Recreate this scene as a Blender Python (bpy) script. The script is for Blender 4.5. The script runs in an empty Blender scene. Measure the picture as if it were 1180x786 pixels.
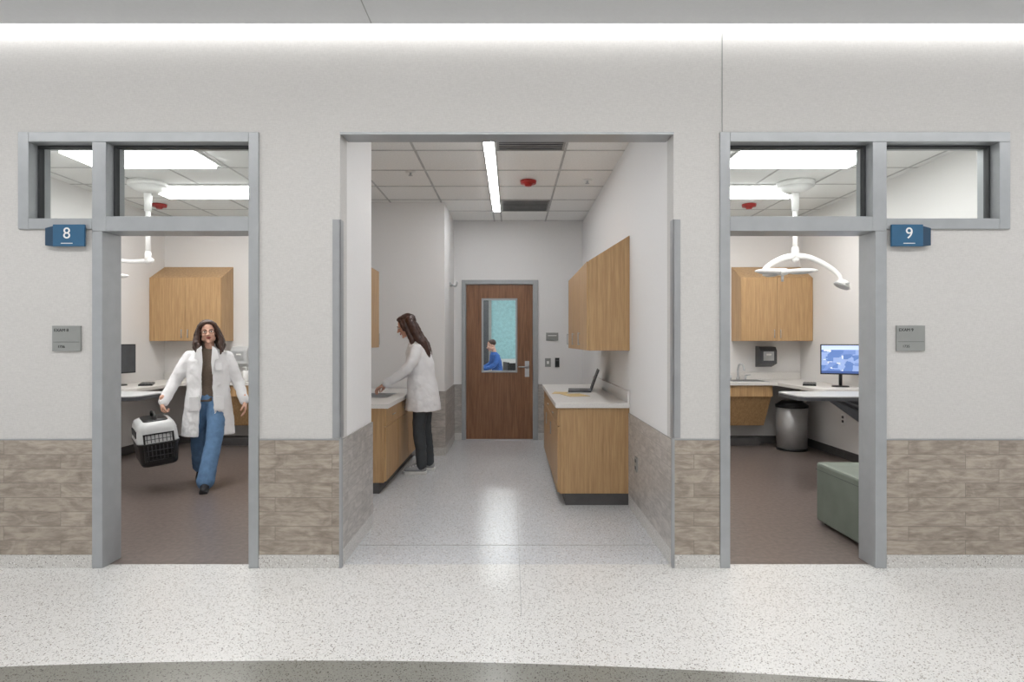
import bpy, math, random
from mathutils import Vector, Matrix, Euler
random.seed(4)
scene=bpy.context.scene
try:
    scene.view_settings.view_transform='Standard'
except Exception as e: print(e)
COL=scene.collection

# ---------------------------------------------------------------- materials
def lin(c):
    o=[]
    for v in c:
        v/=255.0
        o.append(v/12.92 if v<=0.04045 else ((v+0.055)/1.055)**2.4)
    return (o[0],o[1],o[2],1.0)
def newmat(name):
    m=bpy.data.materials.new(name); m.use_nodes=True
    nt=m.node_tree
    return m,nt,nt.nodes['Principled BSDF']
def pos(nt,scale=(1,1,1)):
    g=nt.nodes.new('ShaderNodeNewGeometry'); mp=nt.nodes.new('ShaderNodeMapping')
    mp.inputs['Scale'].default_value=scale
    nt.links.new(g.outputs['Position'],mp.inputs['Vector']); return mp.outputs['Vector']
def noise(nt,vec,scale,detail=3,rough=.5):
    n=nt.nodes.new('ShaderNodeTexNoise'); n.inputs['Scale'].default_value=scale
    n.inputs['Detail'].default_value=detail; n.inputs['Roughness'].default_value=rough
    nt.links.new(vec,n.inputs['Vector']); return n.outputs['Fac']
def ramp(nt,fac,stops,const=False):
    r=nt.nodes.new('ShaderNodeValToRGB')
    if const: r.color_ramp.interpolation='CONSTANT'
    e=r.color_ramp.elements
    while len(e)<len(stops): e.new(0.5)
    for i,(p,c) in enumerate(stops):
        e[i].position=p; e[i].color=lin(c) if max(c)>1.0 else (c[0],c[1],c[2],1)
    nt.links.new(fac,r.inputs['Fac']); return r.outputs['Color']
def mix(nt,fac,a,b,mode='MIX'):
    m=nt.nodes.new('ShaderNodeMix'); m.data_type='RGBA'; m.blend_type=mode
    for sock,v in ((m.inputs[0],fac),(m.inputs[6],a),(m.inputs[7],b)):
        if hasattr(v,'is_output'): nt.links.new(v,sock)
        else: sock.default_value=v
    return m.outputs[2]
def math_(nt,op,a,b=0.0):
    m=nt.nodes.new('ShaderNodeMath'); m.operation=op
    for s,v in ((m.inputs[0],a),(m.inputs[1],b)):
        if hasattr(v,'is_output'): nt.links.new(v,s)
        else: s.default_value=v
    return m.outputs[0]
def bump(nt,b,h,strength=.2,dist=.01):
    n=nt.nodes.new('ShaderNodeBump'); n.inputs['Strength'].default_value=strength
    n.inputs['Distance'].default_value=dist
    nt.links.new(h,n.inputs['Height']); nt.links.new(n.outputs['Normal'],b.inputs['Normal'])
def plain(name,c,rough=.5,metal=0.0,var=.06,nscale=12,bmp=0):
    m,nt,b=newmat(name)
    v=pos(nt); f=noise(nt,v,nscale)
    a=tuple(max(0,x*(1-var)) for x in c); d=tuple(min(255,x*(1+var)) for x in c)
    nt.links.new(ramp(nt,f,[(.3,a),(.7,d)]),b.inputs['Base Color'])
    b.inputs['Roughness'].default_value=rough; b.inputs['Metallic'].default_value=metal
    if bmp: bump(nt,b,noise(nt,v,nscale*8),bmp,.003)
    return m
def emis(name,c,s):
    m,nt,b=newmat(name)
    b.inputs['Base Color'].default_value=lin(c)
    b.inputs['Emission Color'].default_value=lin(c); b.inputs['Emission Strength'].default_value=s
    return m
def wallmat(name,c,weave=True):
    m,nt,b=newmat(name)
    v2=pos(nt,(50,50,260)); v3=pos(nt,(260,260,36))
    w=math_(nt,'ADD',noise(nt,v2,1.0,2),noise(nt,v3,1.0,2)); w=math_(nt,'MULTIPLY',w,.5)
    k=1.0 if weave else .3
    colr=ramp(nt,w,[(.35,tuple(x*(1-.035*k) for x in c)),(.65,tuple(min(255,x*(1+.022*k)) for x in c))])
    nt.links.new(colr,b.inputs['Base Color'])
    b.inputs['Roughness'].default_value=.75
    bump(nt,b,w,.05*k,.002)
    return m
def woodmat(name,c1,c2,rough=.42,sc=1.0):
    m,nt,b=newmat(name)
    v=pos(nt,(30*sc,30*sc,1.6*sc))
    n1=noise(nt,v,1.6,6,.6); n2=noise(nt,pos(nt,(120,120,5)),1.0,3)
    f=math_(nt,'ADD',math_(nt,'MULTIPLY',n1,.7),math_(nt,'MULTIPLY',n2,.3))
    nt.links.new(ramp(nt,f,[(.32,c1),(.62,c2)]),b.inputs['Base Color'])
    b.inputs['Roughness'].default_value=rough
    bump(nt,b,f,.06,.002)
    return m
def tilemat(name,cd,cl,mort):
    m,nt,b=newmat(name)
    g=nt.nodes.new('ShaderNodeNewGeometry'); s=nt.nodes.new('ShaderNodeSeparateXYZ')
    nt.links.new(g.outputs['Position'],s.inputs[0])
    u=math_(nt,'ADD',s.outputs[0],s.outputs[1])
    z=math_(nt,'ADD',s.outputs[2],-.08)
    cb=nt.nodes.new('ShaderNodeCombineXYZ'); nt.links.new(u,cb.inputs[0]); nt.links.new(z,cb.inputs[1])
    br=nt.nodes.new('ShaderNodeTexBrick'); nt.links.new(cb.outputs[0],br.inputs['Vector'])
    br.inputs['Scale'].default_value=1; br.inputs['Brick Width'].default_value=.55
    br.inputs['Row Height'].default_value=.0871; br.inputs['Mortar Size'].default_value=.0015
    br.inputs['Mortar Smooth'].default_value=.1; br.offset=.37; br.offset_frequency=2
    br.inputs['Color1'].default_value=(0,0,0,1); br.inputs['Color2'].default_value=(1,1,1,1)
    br.inputs['Mortar'].default_value=(.5,.5,.5,1); br.inputs['Bias'].default_value=0
    def layer(rot,sc,scale,det,dis,off):
        sh=nt.nodes.new('ShaderNodeVectorMath'); sh.operation='MULTIPLY_ADD'
        nt.links.new(br.outputs['Color'],sh.inputs[0]); sh.inputs[1].default_value=off; nt.links.new(g.outputs['Position'],sh.inputs[2])
        mp=nt.nodes.new('ShaderNodeMapping'); mp.inputs['Rotation'].default_value=(0,rot,0); mp.inputs['Scale'].default_value=sc
        nt.links.new(sh.outputs[0],mp.inputs['Vector'])
        n=nt.nodes.new('ShaderNodeTexNoise'); n.inputs['Scale'].default_value=scale; n.inputs['Detail'].default_value=det
        n.inputs['Distortion'].default_value=dis; n.inputs['Roughness'].default_value=.6; nt.links.new(mp.outputs['Vector'],n.inputs['Vector']); return n.outputs['Fac']
    n1=layer(.45,(4,4,9),1.2,8,1.6,(5,7,9)); n2=layer(-.2,(10,10,60),1.2,6,.6,(2,3,4))
    f=math_(nt,'ADD',math_(nt,'MULTIPLY',n1,.62),math_(nt,'MULTIPLY',n2,.38))
    md=tuple((a+b_)/2 for a,b_ in zip(cd,cl))
    stone=ramp(nt,f,[(.33,cd),(.46,md),(.57,cl),(.70,tuple(min(255,x*1.08) for x in cl))])
    tint=ramp(nt,br.outputs['Color'],[(0.0,(.90,.895,.89)),(1.0,(1.0,1.0,1.0))])
    st=mix(nt,1.0,stone,tint,'MULTIPLY')
    fin=mix(nt,br.outputs['Fac'],st,lin(mort))
    nt.links.new(fin,b.inputs['Base Color']); b.inputs['Roughness'].default_value=.38
    inv=math_(nt,'SUBTRACT',1.0,br.outputs['Fac'])
    bump(nt,b,inv,.3,.002)
    return m
def terrazzo(name,base,rough=.22,arc=False):
    m,nt,b=newmat(name)
    v=pos(nt)
    def chips(scale,dist,stops):
        vo=nt.nodes.new('ShaderNodeTexVoronoi'); vo.inputs['Scale'].default_value=scale
        nt.links.new(v,vo.inputs['Vector'])
        msk=math_(nt,'LESS_THAN',vo.outputs['Distance'],dist)
        sp=nt.nodes.new('ShaderNodeSeparateColor'); nt.links.new(vo.outputs['Color'],sp.inputs[0])
        return msk,ramp(nt,sp.outputs[0],stops,True),sp.outputs[1]
    big=noise(nt,v,.8)
    base_c=ramp(nt,big,[(.3,tuple(x*.98 for x in base)),(.7,base)])
    m1,c1,r1=chips(95,.36,[(0,(132,128,124)),(.18,(184,179,172)),(.5,(236,235,232)),(.84,(158,149,140))])
    g1=math_(nt,'MULTIPLY',m1,math_(nt,'GREATER_THAN',r1,.46))
    o=mix(nt,g1,base_c,c1)
    m2,c2,r2=chips(180,.37,[(0,(108,106,104)),(.33,(172,168,164)),(.6,(238,237,235))])
    g2=math_(nt,'MULTIPLY',m2,math_(nt,'GREATER_THAN',r2,.56))
    o=mix(nt,g2,o,c2)
    if arc:
        g=nt.nodes.new('ShaderNodeNewGeometry'); s=nt.nodes.new('ShaderNodeSeparateXYZ')
        nt.links.new(g.outputs['Position'],s.inputs[0])
        R=17.5
        dx=math_(nt,'ADD',s.outputs[0],.85); dy=math_(nt,'ADD',s.outputs[1],-(2.585-R))
        r=math_(nt,'SQRT',math_(nt,'ADD',math_(nt,'MULTIPLY',dx,dx),math_(nt,'MULTIPLY',dy,dy)))
        ins=math_(nt,'LESS_THAN',r,R); ins=math_(nt,'MULTIPLY',ins,math_(nt,'GREATER_THAN',r,R-1.1))
        dark=mix(nt,1.0,o,(.33,.33,.30,1),'MULTIPLY')
        o=mix(nt,ins,o,dark)
    nt.links.new(o,b.inputs['Base Color']); b.inputs['Roughness'].default_value=rough
    return m
def glassmat(name):
    m=bpy.data.materials.new(name); m.use_nodes=True; nt=m.node_tree; nt.nodes.clear()
    out=nt.nodes.new('ShaderNodeOutputMaterial'); t=nt.nodes.new('ShaderNodeBsdfTransparent'); g=nt.nodes.new('ShaderNodeBsdfGlossy')
    t.inputs['Color'].default_value=(.93,.95,.95,1); g.inputs['Roughness'].default_value=.02
    f=nt.nodes.new('ShaderNodeFresnel'); f.inputs['IOR'].default_value=1.3
    mx=nt.nodes.new('ShaderNodeMixShader'); nt.links.new(f.outputs[0],mx.inputs[0]); nt.links.new(t.outputs[0],mx.inputs[1]); nt.links.new(g.outputs[0],mx.inputs[2])
    nt.links.new(mx.outputs[0],out.inputs['Surface']); return m

W_FRONT=wallmat('wallcovering_grey',(207,205,202))
W_ALC=wallmat('paint_white',(234,233,232),False)
W_ROOM=wallmat('paint_room',(228,226,224),False)
STONE=tilemat('stone_tile',(132,121,110),(176,165,152),(124,115,106))
STONE2=tilemat('stone_tile_alcove',(154,150,146),(192,187,182),(148,144,140))
TERR=terrazzo('terrazzo_light',(226,225,222),.22,True)
TERR2=terrazzo('terrazzo_alcove',(210,212,215),.25)
TERRB=terrazzo('terrazzo_base',(208,206,202),.35)
ROOMF=plain('sheet_floor_brown',(114,103,98),.30,var=.10,nscale=30)
CEILC=wallmat('ceiling_corridor',(216,217,218),False)
CTILE=plain('ceiling_tile',(242,242,240),.9,var=.02,nscale=60,bmp=.1)
TBAR=plain('tbar_white',(186,186,186),.5)
FRAME=plain('steel_frame_grey',(166,169,171),.32,.25,var=.02)
GASK=plain('gasket_dark',(56,58,60),.6)
GUARD=plain('corner_guard_grey',(160,162,164),.35,.2,var=.02)
GLASS=glassmat('window_glass')
WOOD=woodmat('cabinet_oak',(164,128,87),(196,161,117))
DOORW=woodmat('door_walnut',(110,74,50),(152,108,77),.35)
TOP=plain('solid_surface',(224,221,217),.3,var=.02,nscale=90)
KICK=plain('toe_kick',(84,82,82),.6)
STEEL=plain('brushed_steel',(190,192,194),.28,.85,var=.03)
BINS=plain('bin_steel',(178,178,178),.3,.45,var=.03)
BLACK=plain('black_plastic',(26,27,29),.4)
DARKG=plain('dark_grey',(70,72,76),.4)
WHITE=plain('white_plastic',(236,236,234),.35,var=.01)
LGREY=plain('light_grey_plastic',(196,198,199),.4,var=.02)
SIGNG=plain('sign_grey',(146,148,145),.4,var=.02)
BLUE=plain('sign_blue',(38,92,128),.4,var=.03)
BLUED=plain('sign_blue_dark',(28,62,88),.4,var=.03)
GREEN=plain('vinyl_sage',(116,125,115),.45,var=.04,nscale=6)
RED=plain('alarm_red',(165,36,30),.4)
GREYV=plain('air_diffuser_grey',(150,150,148),.6)
TEAL=plain('wall_teal',(158,204,208),.6)
PAPER=plain('paper_yellow',(214,190,140),.8)
E_COVE=emis('cove_light',(255,255,255),3.6)
E_PAN=emis('light_panel',(255,254,252),12.5)
E_COR=emis('unseen_strip_lens',(255,254,254),13.3)
E_LIN=emis('linear_light',(252,253,255),30.0)
E_BEY=emis('beyond_panel',(255,255,255),20.0)

# ---------------------------------------------------------------- mesh builder
class MB:
    def __init__(s): s.v=[];s.f=[];s.m=[];s.sm=[];s.mats=[];s.M=Matrix.Identity(4)
    def mi(s,mat):
        if mat not in s.mats: s.mats.append(mat)
        return s.mats.index(mat)
    def add(s,vs,fs,mat,smooth=False):
        o=len(s.v); flip=s.M.determinant()<0
        for p in vs: s.v.append(tuple(s.M@Vector(p)))
        k=s.mi(mat)
        for f in fs:
            f=[i+o for i in f]
            if flip: f=f[::-1]
            s.f.append(f); s.m.append(k); s.sm.append(smooth)
    def box(s,x0,x1,y0,y1,z0,z1,mat):
        x0,x1=min(x0,x1),max(x0,x1); y0,y1=min(y0,y1),max(y0,y1); z0,z1=min(z0,z1),max(z0,z1)
        vs=[(x0,y0,z0),(x1,y0,z0),(x1,y1,z0),(x0,y1,z0),(x0,y0,z1),(x1,y0,z1),(x1,y1,z1),(x0,y1,z1)]
        s.add(vs,[(0,3,2,1),(4,5,6,7),(0,1,5,4),(1,2,6,5),(2,3,7,6),(3,0,4,7)],mat); return s
    def prism(s,poly,axis,a,b,mat):
        def mk(p,t):
            return {'x':(t,p[0],p[1]),'y':(p[0],t,p[1]),'z':(p[0],p[1],t)}[axis]
        n=len(poly)
        ar=sum(poly[i][0]*poly[(i+1)%n][1]-poly[(i+1)%n][0]*poly[i][1] for i in range(n))
        if ar<0: poly=poly[::-1]
        vs=[mk(p,a) for p in poly]+[mk(p,b) for p in poly]
        fs=[tuple(range(n))[::-1],tuple(range(n,2*n))]
        for i in range(n):
            j=(i+1)%n; fs.append((i,j,n+j,n+i))
        if axis=='y': fs=[f[::-1] for f in fs]
        if b<a: fs=[f[::-1] for f in fs]
        s.add(vs,fs,mat); return s
    def rings(s,rs,mat,smooth=True,closed=True,cap=True):
        n=len(rs[0]); vs=[p for r in rs for p in r]; fs=[]
        for k in range(len(rs)-1):
            for i in range(n if closed else n-1):
                j=(i+1)%n
                fs.append((k*n+i,k*n+j,(k+1)*n+j,(k+1)*n+i))
        if cap:
            fs.append(tuple(range(n))[::-1]); fs.append(tuple(range((len(rs)-1)*n,len(rs)*n)))
        s.add(vs,fs,mat,smooth); return s
    def cyl(s,p0,p1,r0,r1,mat,n=20,smooth=True):
        p0=Vector(p0);p1=Vector(p1);d=(p1-p0)
        if d.length<1e-6: return s
        d.normalize(); u=d.orthogonal().normalized(); w=d.cross(u)
        rs=[]
        for p,r in ((p0,r0),(p1,r1)):
            rs.append([tuple(p+u*r*math.cos(2*math.pi*i/n)+w*r*math.sin(2*math.pi*i/n)) for i in range(n)])
        return s.rings(rs,mat,smooth)
    def ell(s,c,r,mat,rot=None,n=20,k=12):
        if not hasattr(r,'__len__'): r=(r,r,r)
        R=Euler(rot).to_matrix() if rot else Matrix.Identity(3)
        c=Vector(c); vs=[];fs=[]
        vs.append(tuple(c+R@Vector((0,0,-r[2]))))
        for a in range(1,k):
            t=-math.pi/2+math.pi*a/k
            for i in range(n):
                ph=2*math.pi*i/n
                vs.append(tuple(c+R@Vector((r[0]*math.cos(t)*math.cos(ph),r[1]*math.cos(t)*math.sin(ph),r[2]*math.sin(t)))))
        vs.append(tuple(c+R@Vector((0,0,r[2]))))
        for i in range(n): fs.append((0,1+(i+1)%n,1+i))
        for a in range(k-2):
            for i in range(n):
                j=(i+1)%n; o=1+a*n
                fs.append((o+i,o+j,o+n+j,o+n+i))
        o=1+(k-2)*n; t=len(vs)-1
        for i in range(n): fs.append((o+i,o+(i+1)%n,t))
        s.add(vs,fs,mat,True); return s
    def chain(s,pts,rad,mat,n=14):
        for i in range(len(pts)):
            r=rad[i] if hasattr(rad,'__len__') else rad
            s.ell(pts[i],r,mat,n=n,k=8)
            if i: 
                r0=rad[i-1] if hasattr(rad,'__len__') else rad
                s.cyl(pts[i-1],pts[i],r0,r,mat,n=n)
        return s
    def smoothchain(s,pts,rad,mat,sub=5,n=14):
        P=[Vector(p) for p in pts]; out=[];ro=[]
        def g(i): return P[max(0,min(len(P)-1,i))]
        rr=rad if hasattr(rad,'__len__') else [rad]*len(P)
        for i in range(len(P)-1):
            a,b,c,d=g(i-1),g(i),g(i+1),g(i+2)
            for k in range(sub):
                t=k/sub
                out.append(.5*((2*b)+(c-a)*t+(2*a-5*b+4*c-d)*t*t+(3*b-a-3*c+d)*t**3)); ro.append(rr[i]*(1-t)+rr[i+1]*t)
        out.append(P[-1]); ro.append(rr[-1])
        rs=[];u=None
        for i,p in enumerate(out):
            d=(out[min(i+1,len(out)-1)]-out[max(i-1,0)]).normalized()
            u=d.orthogonal().normalized() if u is None else (u-d*u.dot(d)).normalized()
            w=d.cross(u)
            rs.append([tuple(p+(u*math.cos(2*math.pi*j/n)+w*math.sin(2*math.pi*j/n))*ro[i]) for j in range(n)])
        s.rings(rs,mat); s.ell(out[0],ro[0],mat,n=n,k=8); s.ell(out[-1],ro[-1],mat,n=n,k=8)
        return s
    def obj(s,name,parent=None,bevel=0,loc=None,rot=None):
        me=bpy.data.meshes.new(name); me.from_pydata(s.v,[],s.f)
        for m in s.mats: me.materials.append(m)
        me.polygons.foreach_set('material_index',s.m); me.polygons.foreach_set('use_smooth',s.sm)
        me.update()
        o=bpy.data.objects.new(name,me); COL.objects.link(o)
        if bevel:
            b=o.modifiers.new('bevel','BEVEL'); b.width=bevel; b.segments=2; b.limit_method='ANGLE'; b.angle_limit=.8
        if parent: o.parent=parent
        if loc: o.location=loc
        if rot: o.rotation_euler=rot
        return o
    def blob(s,name,parent,voxel=.008,smooth=4,disp=0,dscale=.12):
        o=s.obj(name,parent)
        r=o.modifiers.new('remesh','REMESH'); r.mode='VOXEL'; r.voxel_size=voxel; r.use_smooth_shade=True
        if smooth:
            q=o.modifiers.new('smooth','SMOOTH'); q.iterations=smooth; q.factor=.5
        if disp:
            t=bpy.data.textures.new(name+'_folds','CLOUDS'); t.noise_scale=dscale
            d=o.modifiers.new('folds','DISPLACE'); d.texture=t; d.strength=disp; d.mid_level=.5; d.texture_coords='LOCAL'
        return o
def empty(name,loc=(0,0,0),rot=(0,0,0)):
    e=bpy.data.objects.new(name,None); COL.objects.link(e); e.location=loc; e.rotation_euler=rot; e.empty_display_size=.1; return e
def text(name,body,size,loc,rot,mat,parent=None):
    c=bpy.data.curves.new(name,'FONT'); c.body=body; c.size=size; c.align_x='CENTER'; c.align_y='CENTER'; c.extrude=.0008
    c.materials.append(mat); o=bpy.data.objects.new(name,c); COL.objects.link(o); o.location=loc; o.rotation_euler=rot
    if parent: o.parent=parent
    return o
def B(name,*args,bevel=0):
    b=MB(); b.box(*args); return b.obj(name,bevel=bevel)
FR=3.65; FB=3.80; CH=3.05; CU=CH-.0045

# ---------------------------------------------------------------- shell
b=MB()
for x0,x1,z0,z1 in [(-6,-3.0,0,3.4),(-3.0,-2.55,0,2.06),(-3.0,-1.54,2.65,3.4),(-1.54,-1.048,0,3.4),(-1.048,.985,2.65,3.4),(.985,1.265,0,3.4),(1.265,3.026,2.65,3.4),(2.275,3.026,0,2.06),(3.026,6,0,3.4)]:
    b.box(x0,x1,FR,FB,z0,z1,W_FRONT)
b.obj('wall_front')
b=MB()
for x0,x1 in [(-6,-2.552),(-1.538,-1.048),(.985,1.263),(2.277,6)]:
    b.box(x0,x1,FR-.010,FR,.08,.777,STONE); b.box(x0,x1,FR-.012,FR,.777,.784,GUARD)
b.obj('wainscot_front')
b=MB()
for x0,x1 in [(-6,-2.552),(-1.538,-1.048),(.985,1.263),(2.277,6)]:
    b.box(x0,x1,FR-.014,FR,0,.08,TERRB)
b.obj('baseboard_front')
B('floor',-6,6,-3.2,3.70,-.08,0,TERR)
b=MB(); b.box(-1.10,1.04,3.70,4.40,-.08,0,TERR2); b.box(-1.81,1.04,4.40,8.42,-.08,0,TERR2); b.obj('floor_alcove')
b=MB(); b.box(-4.82,-1.10,3.70,4.40,-.08,0,ROOMF); b.box(-4.82,-1.81,4.40,8.2,-.08,0,ROOMF); b.obj('floor_exam_left')
B('floor_exam_right',1.04,4.02,3.70,8.2,-.08,0,ROOMF)
B('trim_floor_joint',-1.048,.985,4.045,4.052,-.01,.001,SIGNG)
B('trim_floor_joint_center',.045,.048,3.0,8.3,-.01,.0006,SIGNG)
b=MB(); b.box(-6,6,-3.2,3.55,3.26,3.40,CEILC); b.box(-6,6,3.55,3.65,3.34,3.40,CEILC); b.box(-.835,-.829,-3.2,3.55,3.2585,3.262,SIGNG); b.obj('ceiling')
B('ceiling_light_cove',-6,6,3.56,3.645,3.262,3.30,E_COVE)
B('wall_back',-6,6,-3.3,-3.2,0,3.4,W_FRONT)
B('trim_wall_joint',1.278,1.283,FR-.002,FR+.01,2.65,3.26,SIGNG)
for y in (2.0,-2.5):  # unseen full-length strips, placed to light the corridor evenly
    b=MB(); b.box(-5.5,5.5,y-.13,y+.13,3.235,3.26,WHITE); b.box(-5.48,5.48,y-.11,y+.11,3.225,3.236,E_COR); b.obj('ceiling_light_unseen')
B('wall_alcove_stub',-1.16,-1.048,FB,4.46,0,CH,W_ALC)
B('wall_alcove_return',-1.87,-1.16,4.34,4.46,0,CH,W_ALC)
B('wall_alcove_left',-1.87,-1.75,4.46,7.32,0,CH,W_ALC)
B('wall_alcove_recess',-1.75,-.81,7.2,7.32,0,CH,W_ALC)
B('wall_alcove_nib',-.93,-.81,7.32,8.35,0,CH,W_ALC)
B('wall_alcove_right',.985,1.1,FB,8.35,0,CH,W_ALC)
b=MB(); b.box(-.93,-.70,8.35,8.49,0,CH,W_ALC); b.box(.363,1.1,8.35,8.49,0,CH,W_ALC); b.box(-.70,.363,8.35,8.49,2.23,CH,W_ALC); b.obj('wall_alcove_back')
def wains(name,segs):
    b=MB()
    for (x0,x1,y0,y1) in segs: b.box(x0,x1,y0,y1,.10,.777,STONE2)
    b.obj('wainscot_'+name)
    b=MB()
    for (x0,x1,y0,y1) in segs: b.box(x0,x1,y0,y1,0,.10,TERRB)
    b.obj('baseboard_'+name)
wains('stub',[(-1.048,-1.038,FR,4.47)])
wains('right_near',[(.975,.985,FR,5.015)])
wains('right_far',[(.975,.985,7.19,8.35)])
wains('recess',[(-1.13,-.80,7.19,7.2)]); wains('nib',[(-.81,-.80,7.2,8.35)])
wains('back_left',[(-.80,-.702,8.34,8.35)]); wains('back_right',[(.365,.975,8.34,8.35)])
def exam(tag,xo,xi,s):
    B('wall_side_%s'%tag,xo,xo+s*.12,FB,8.22,0,CH,W_ROOM)
    B('wall_rear_%s'%tag,xo,xi,8.1,8.22,0,CH,W_ROOM)
    B('baseboard_side_%s'%tag,xo-s*.012,xo,FB,8.1,0,.1,KICK); B('baseboard_rear_%s'%tag,xo,xi,8.088,8.1,0,.1,KICK)
exam('west',-4.70,-1.87,-1); exam('east',3.90,1.10,1)
def ceil(name,x0,x1,y0,y1,gx,gy):
    b=MB(); b.box(x0,x1,y0,y1,CH,CH+.05,CTILE)
    for g in gx: b.box(g-.010,g+.010,y0,y1,CH-.004,CH,TBAR)
    for g in gy: b.box(x0,x1,g-.010,g+.010,CH-.0035,CH,TBAR)
    b.obj(name)
gy=[4.02+.61*i for i in range(8) if 4.02+.61*i<8.3]
ceil('ceiling_alcove',-1.75,.985,FB,8.35,[-1.46,-.85,-.245,-.145,.465],gy)
ceil('ceiling_exam_west',-4.7,-1.75,FB,8.1,[-4.55+.61*i for i in range(5)],[4.54+.61*i for i in range(6)])
ceil('ceiling_exam_east',1.1,3.9,FB,8.1,[1.37+.61*i for i in range(5)],[4.54+.61*i for i in range(6)])
b=MB(); b.box(-.245,-.145,4.2,7.65,CU-.010,CU,WHITE); b.box(-.236,-.154,4.21,7.64,CU-.014,CU-.009,E_LIN); b.obj('ceiling_light_linear')
for x0,x1 in ((-3.95,-2.76),(1.98,3.19)):
    for y0,y1 in ((3.95,4.48),(5.15,5.68),(6.38,6.9)):  # row nearest the door is unseen, added to brighten room and ceiling
        b=MB(); b.box(x0,x1,y0,y1,CU-.012,CU,WHITE); b.box(x0+.03,x1-.03,y0+.03,y1-.03,CU-.036,CU-.011,E_PAN); b.obj('ceiling_light_troffer')
for y0,y1 in ((4.66,5.22),(7.09,7.66)):
    b=MB(); b.box(-.13,.45,y0,y1,CU-.008,CU,GREYV)
    for k in range(9): b.box(-.11,.43,y0+.03+k*.058,y0+.045+k*.058,CU-.014,CU-.008,DARKG)
    b.obj('air_diffuser')
for x,y in ((.17,6.23),(-4.3,7.3),(2.89,7.3)):
    b=MB(); b.cyl((x,y,CU),(x,y,CU-.03),.085,.08,RED,24); b.cyl((x,y,CU-.03),(x,y,CU-.055),.05,.03,RED,20); b.obj('fire_alarm')
for x,y in ((.78,6.2),(-1.0,5.9)):
    b=MB(); b.cyl((x,y,CU),(x,y,CU-.008),.05,.045,WHITE,20); b.cyl((x,y,CU-.008),(x,y,CU-.035),.012,.008,STEEL,12); b.cyl((x,y,CU-.033),(x,y,CU-.037),.022,.022,STEEL,12); b.obj('fire_sprinkler')

# ---------------------------------------------------------------- frames
def frame(name,boxes,panes,k):
    b=MB()
    for x0,x1,z0,z1 in boxes: b.box(x0,x1,FR-.016,FB+.012,z0,z1,FRAME)
    o=b.obj(name,bevel=.003)
    for x0,x1,z0,z1 in panes:
        g=MB(); g.box(x0,x1,3.722,3.728,z0,z1,GLASS); g.obj('window_%d'%k); 
        t=MB(); w=.012
        for a in ((x0,x1,z0,z0+w),(x0,x1,z1-w,z1),(x0,x0+w,z0+w,z1-w),(x1-w,x1,z0+w,z1-w)): t.box(a[0],a[1],3.705,3.745,a[2],a[3],GASK)
        t.obj('glazing_bead_%d'%k,parent=o); k+=1
frame('door_frame',[(-3.0,-2.935,2.06,2.65),(-2.935,-2.55,2.06,2.125),(-2.935,-1.60,2.59,2.65),(-2.55,-2.465,2.047,2.59),(-2.55,-2.487,0,2.047),(-1.60,-1.54,0,2.65),(-2.465,-1.60,2.047,2.137)],
      [(-2.935,-2.55,2.125,2.59),(-2.465,-1.60,2.137,2.59)],1)
frame('door_frame',[(1.265,1.325,0,2.65),(1.325,3.026,2.59,2.65),(2.19,2.275,2.047,2.59),(2.206,2.275,0,2.047),(1.325,2.19,2.047,2.137),(2.275,2.96,2.06,2.125),(2.96,3.026,2.06,2.59)],
      [(1.325,2.19,2.137,2.59),(2.275,2.96,2.125,2.59)],3)
b=MB(); b.box(-1.048,.985,FR-.006,FR+.02,2.638,2.652,FRAME); b.box(-1.04,.978,FR+.02,FB,2.642,2.65,GUARD); b.obj('trim_header')
b=MB(); b.box(-1.092,-1.044,FR-.006,FR,.79,2.12,GUARD); b.box(-1.048,-1.042,FR-.006,FR+.055,.79,2.12,GUARD); b.obj('corner_guard')
b=MB(); b.box(.981,1.025,FR-.006,FR,.79,2.12,GUARD); b.box(.979,.985,FR-.006,FR+.055,.79,2.12,GUARD); b.obj('corner_guard')
b=MB(); b.box(-1.05,-1.034,FR-.014,FR+.012,0,.79,GUARD); b.obj('trim_edge_left')
b=MB(); b.box(.972,.988,FR-.014,FR+.012,0,.79,GUARD); b.obj('trim_edge_right')

# ---------------------------------------------------------------- back door
e=empty('door_1',(-.175,8.36,0))
def L(x): return x+.175
b=MB()
for a in ((-.64,-.41,.01,2.167),(.06,.29,.01,2.167),(-.41,.06,.01,.956),(-.41,.06,1.96,2.167)): b.box(L(a[0]),L(a[1]),0,.045,a[2],a[3],DOORW)
b.obj('door_leaf',e)
b=MB()
for a in ((-.425,-.40,.94,1.975),(.05,.075,.94,1.975),(-.40,.05,.94,.965),(-.40,.05,1.95,1.975)): b.box(L(a[0]),L(a[1]),-.012,.055,a[2],a[3],FRAME)
b.obj('lite_frame',e)
b=MB(); b.box(L(-.41),L(.06),.02,.026,.956,1.96,GLASS); b.obj('lite_glass',e)
b=MB(); b.cyl((L(.21),-.012,1.02),(L(.21),0,1.02),.03,.03,STEEL); b.cyl((L(.21),-.05,1.02),(L(.21),-.01,1.02),.011,.011,STEEL); b.cyl((L(.215),-.05,1.02),(L(.09),-.05,1.02),.011,.009,STEEL); b.box(L(.18),L(.24),-.006,0,.88,1.10,STEEL); b.obj('door_lever',e)
b=MB()
for a in ((-.70,-.645,0,2.23),(.295,.363,0,2.23),(-.645,.295,2.172,2.23)): b.box(a[0],a[1],8.325,8.50,a[2],a[3],FRAME)
b.obj('door_frame',bevel=.003)
B('trim_threshold',-.645,.295,8.33,8.48,0,.012,STEEL)

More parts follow.
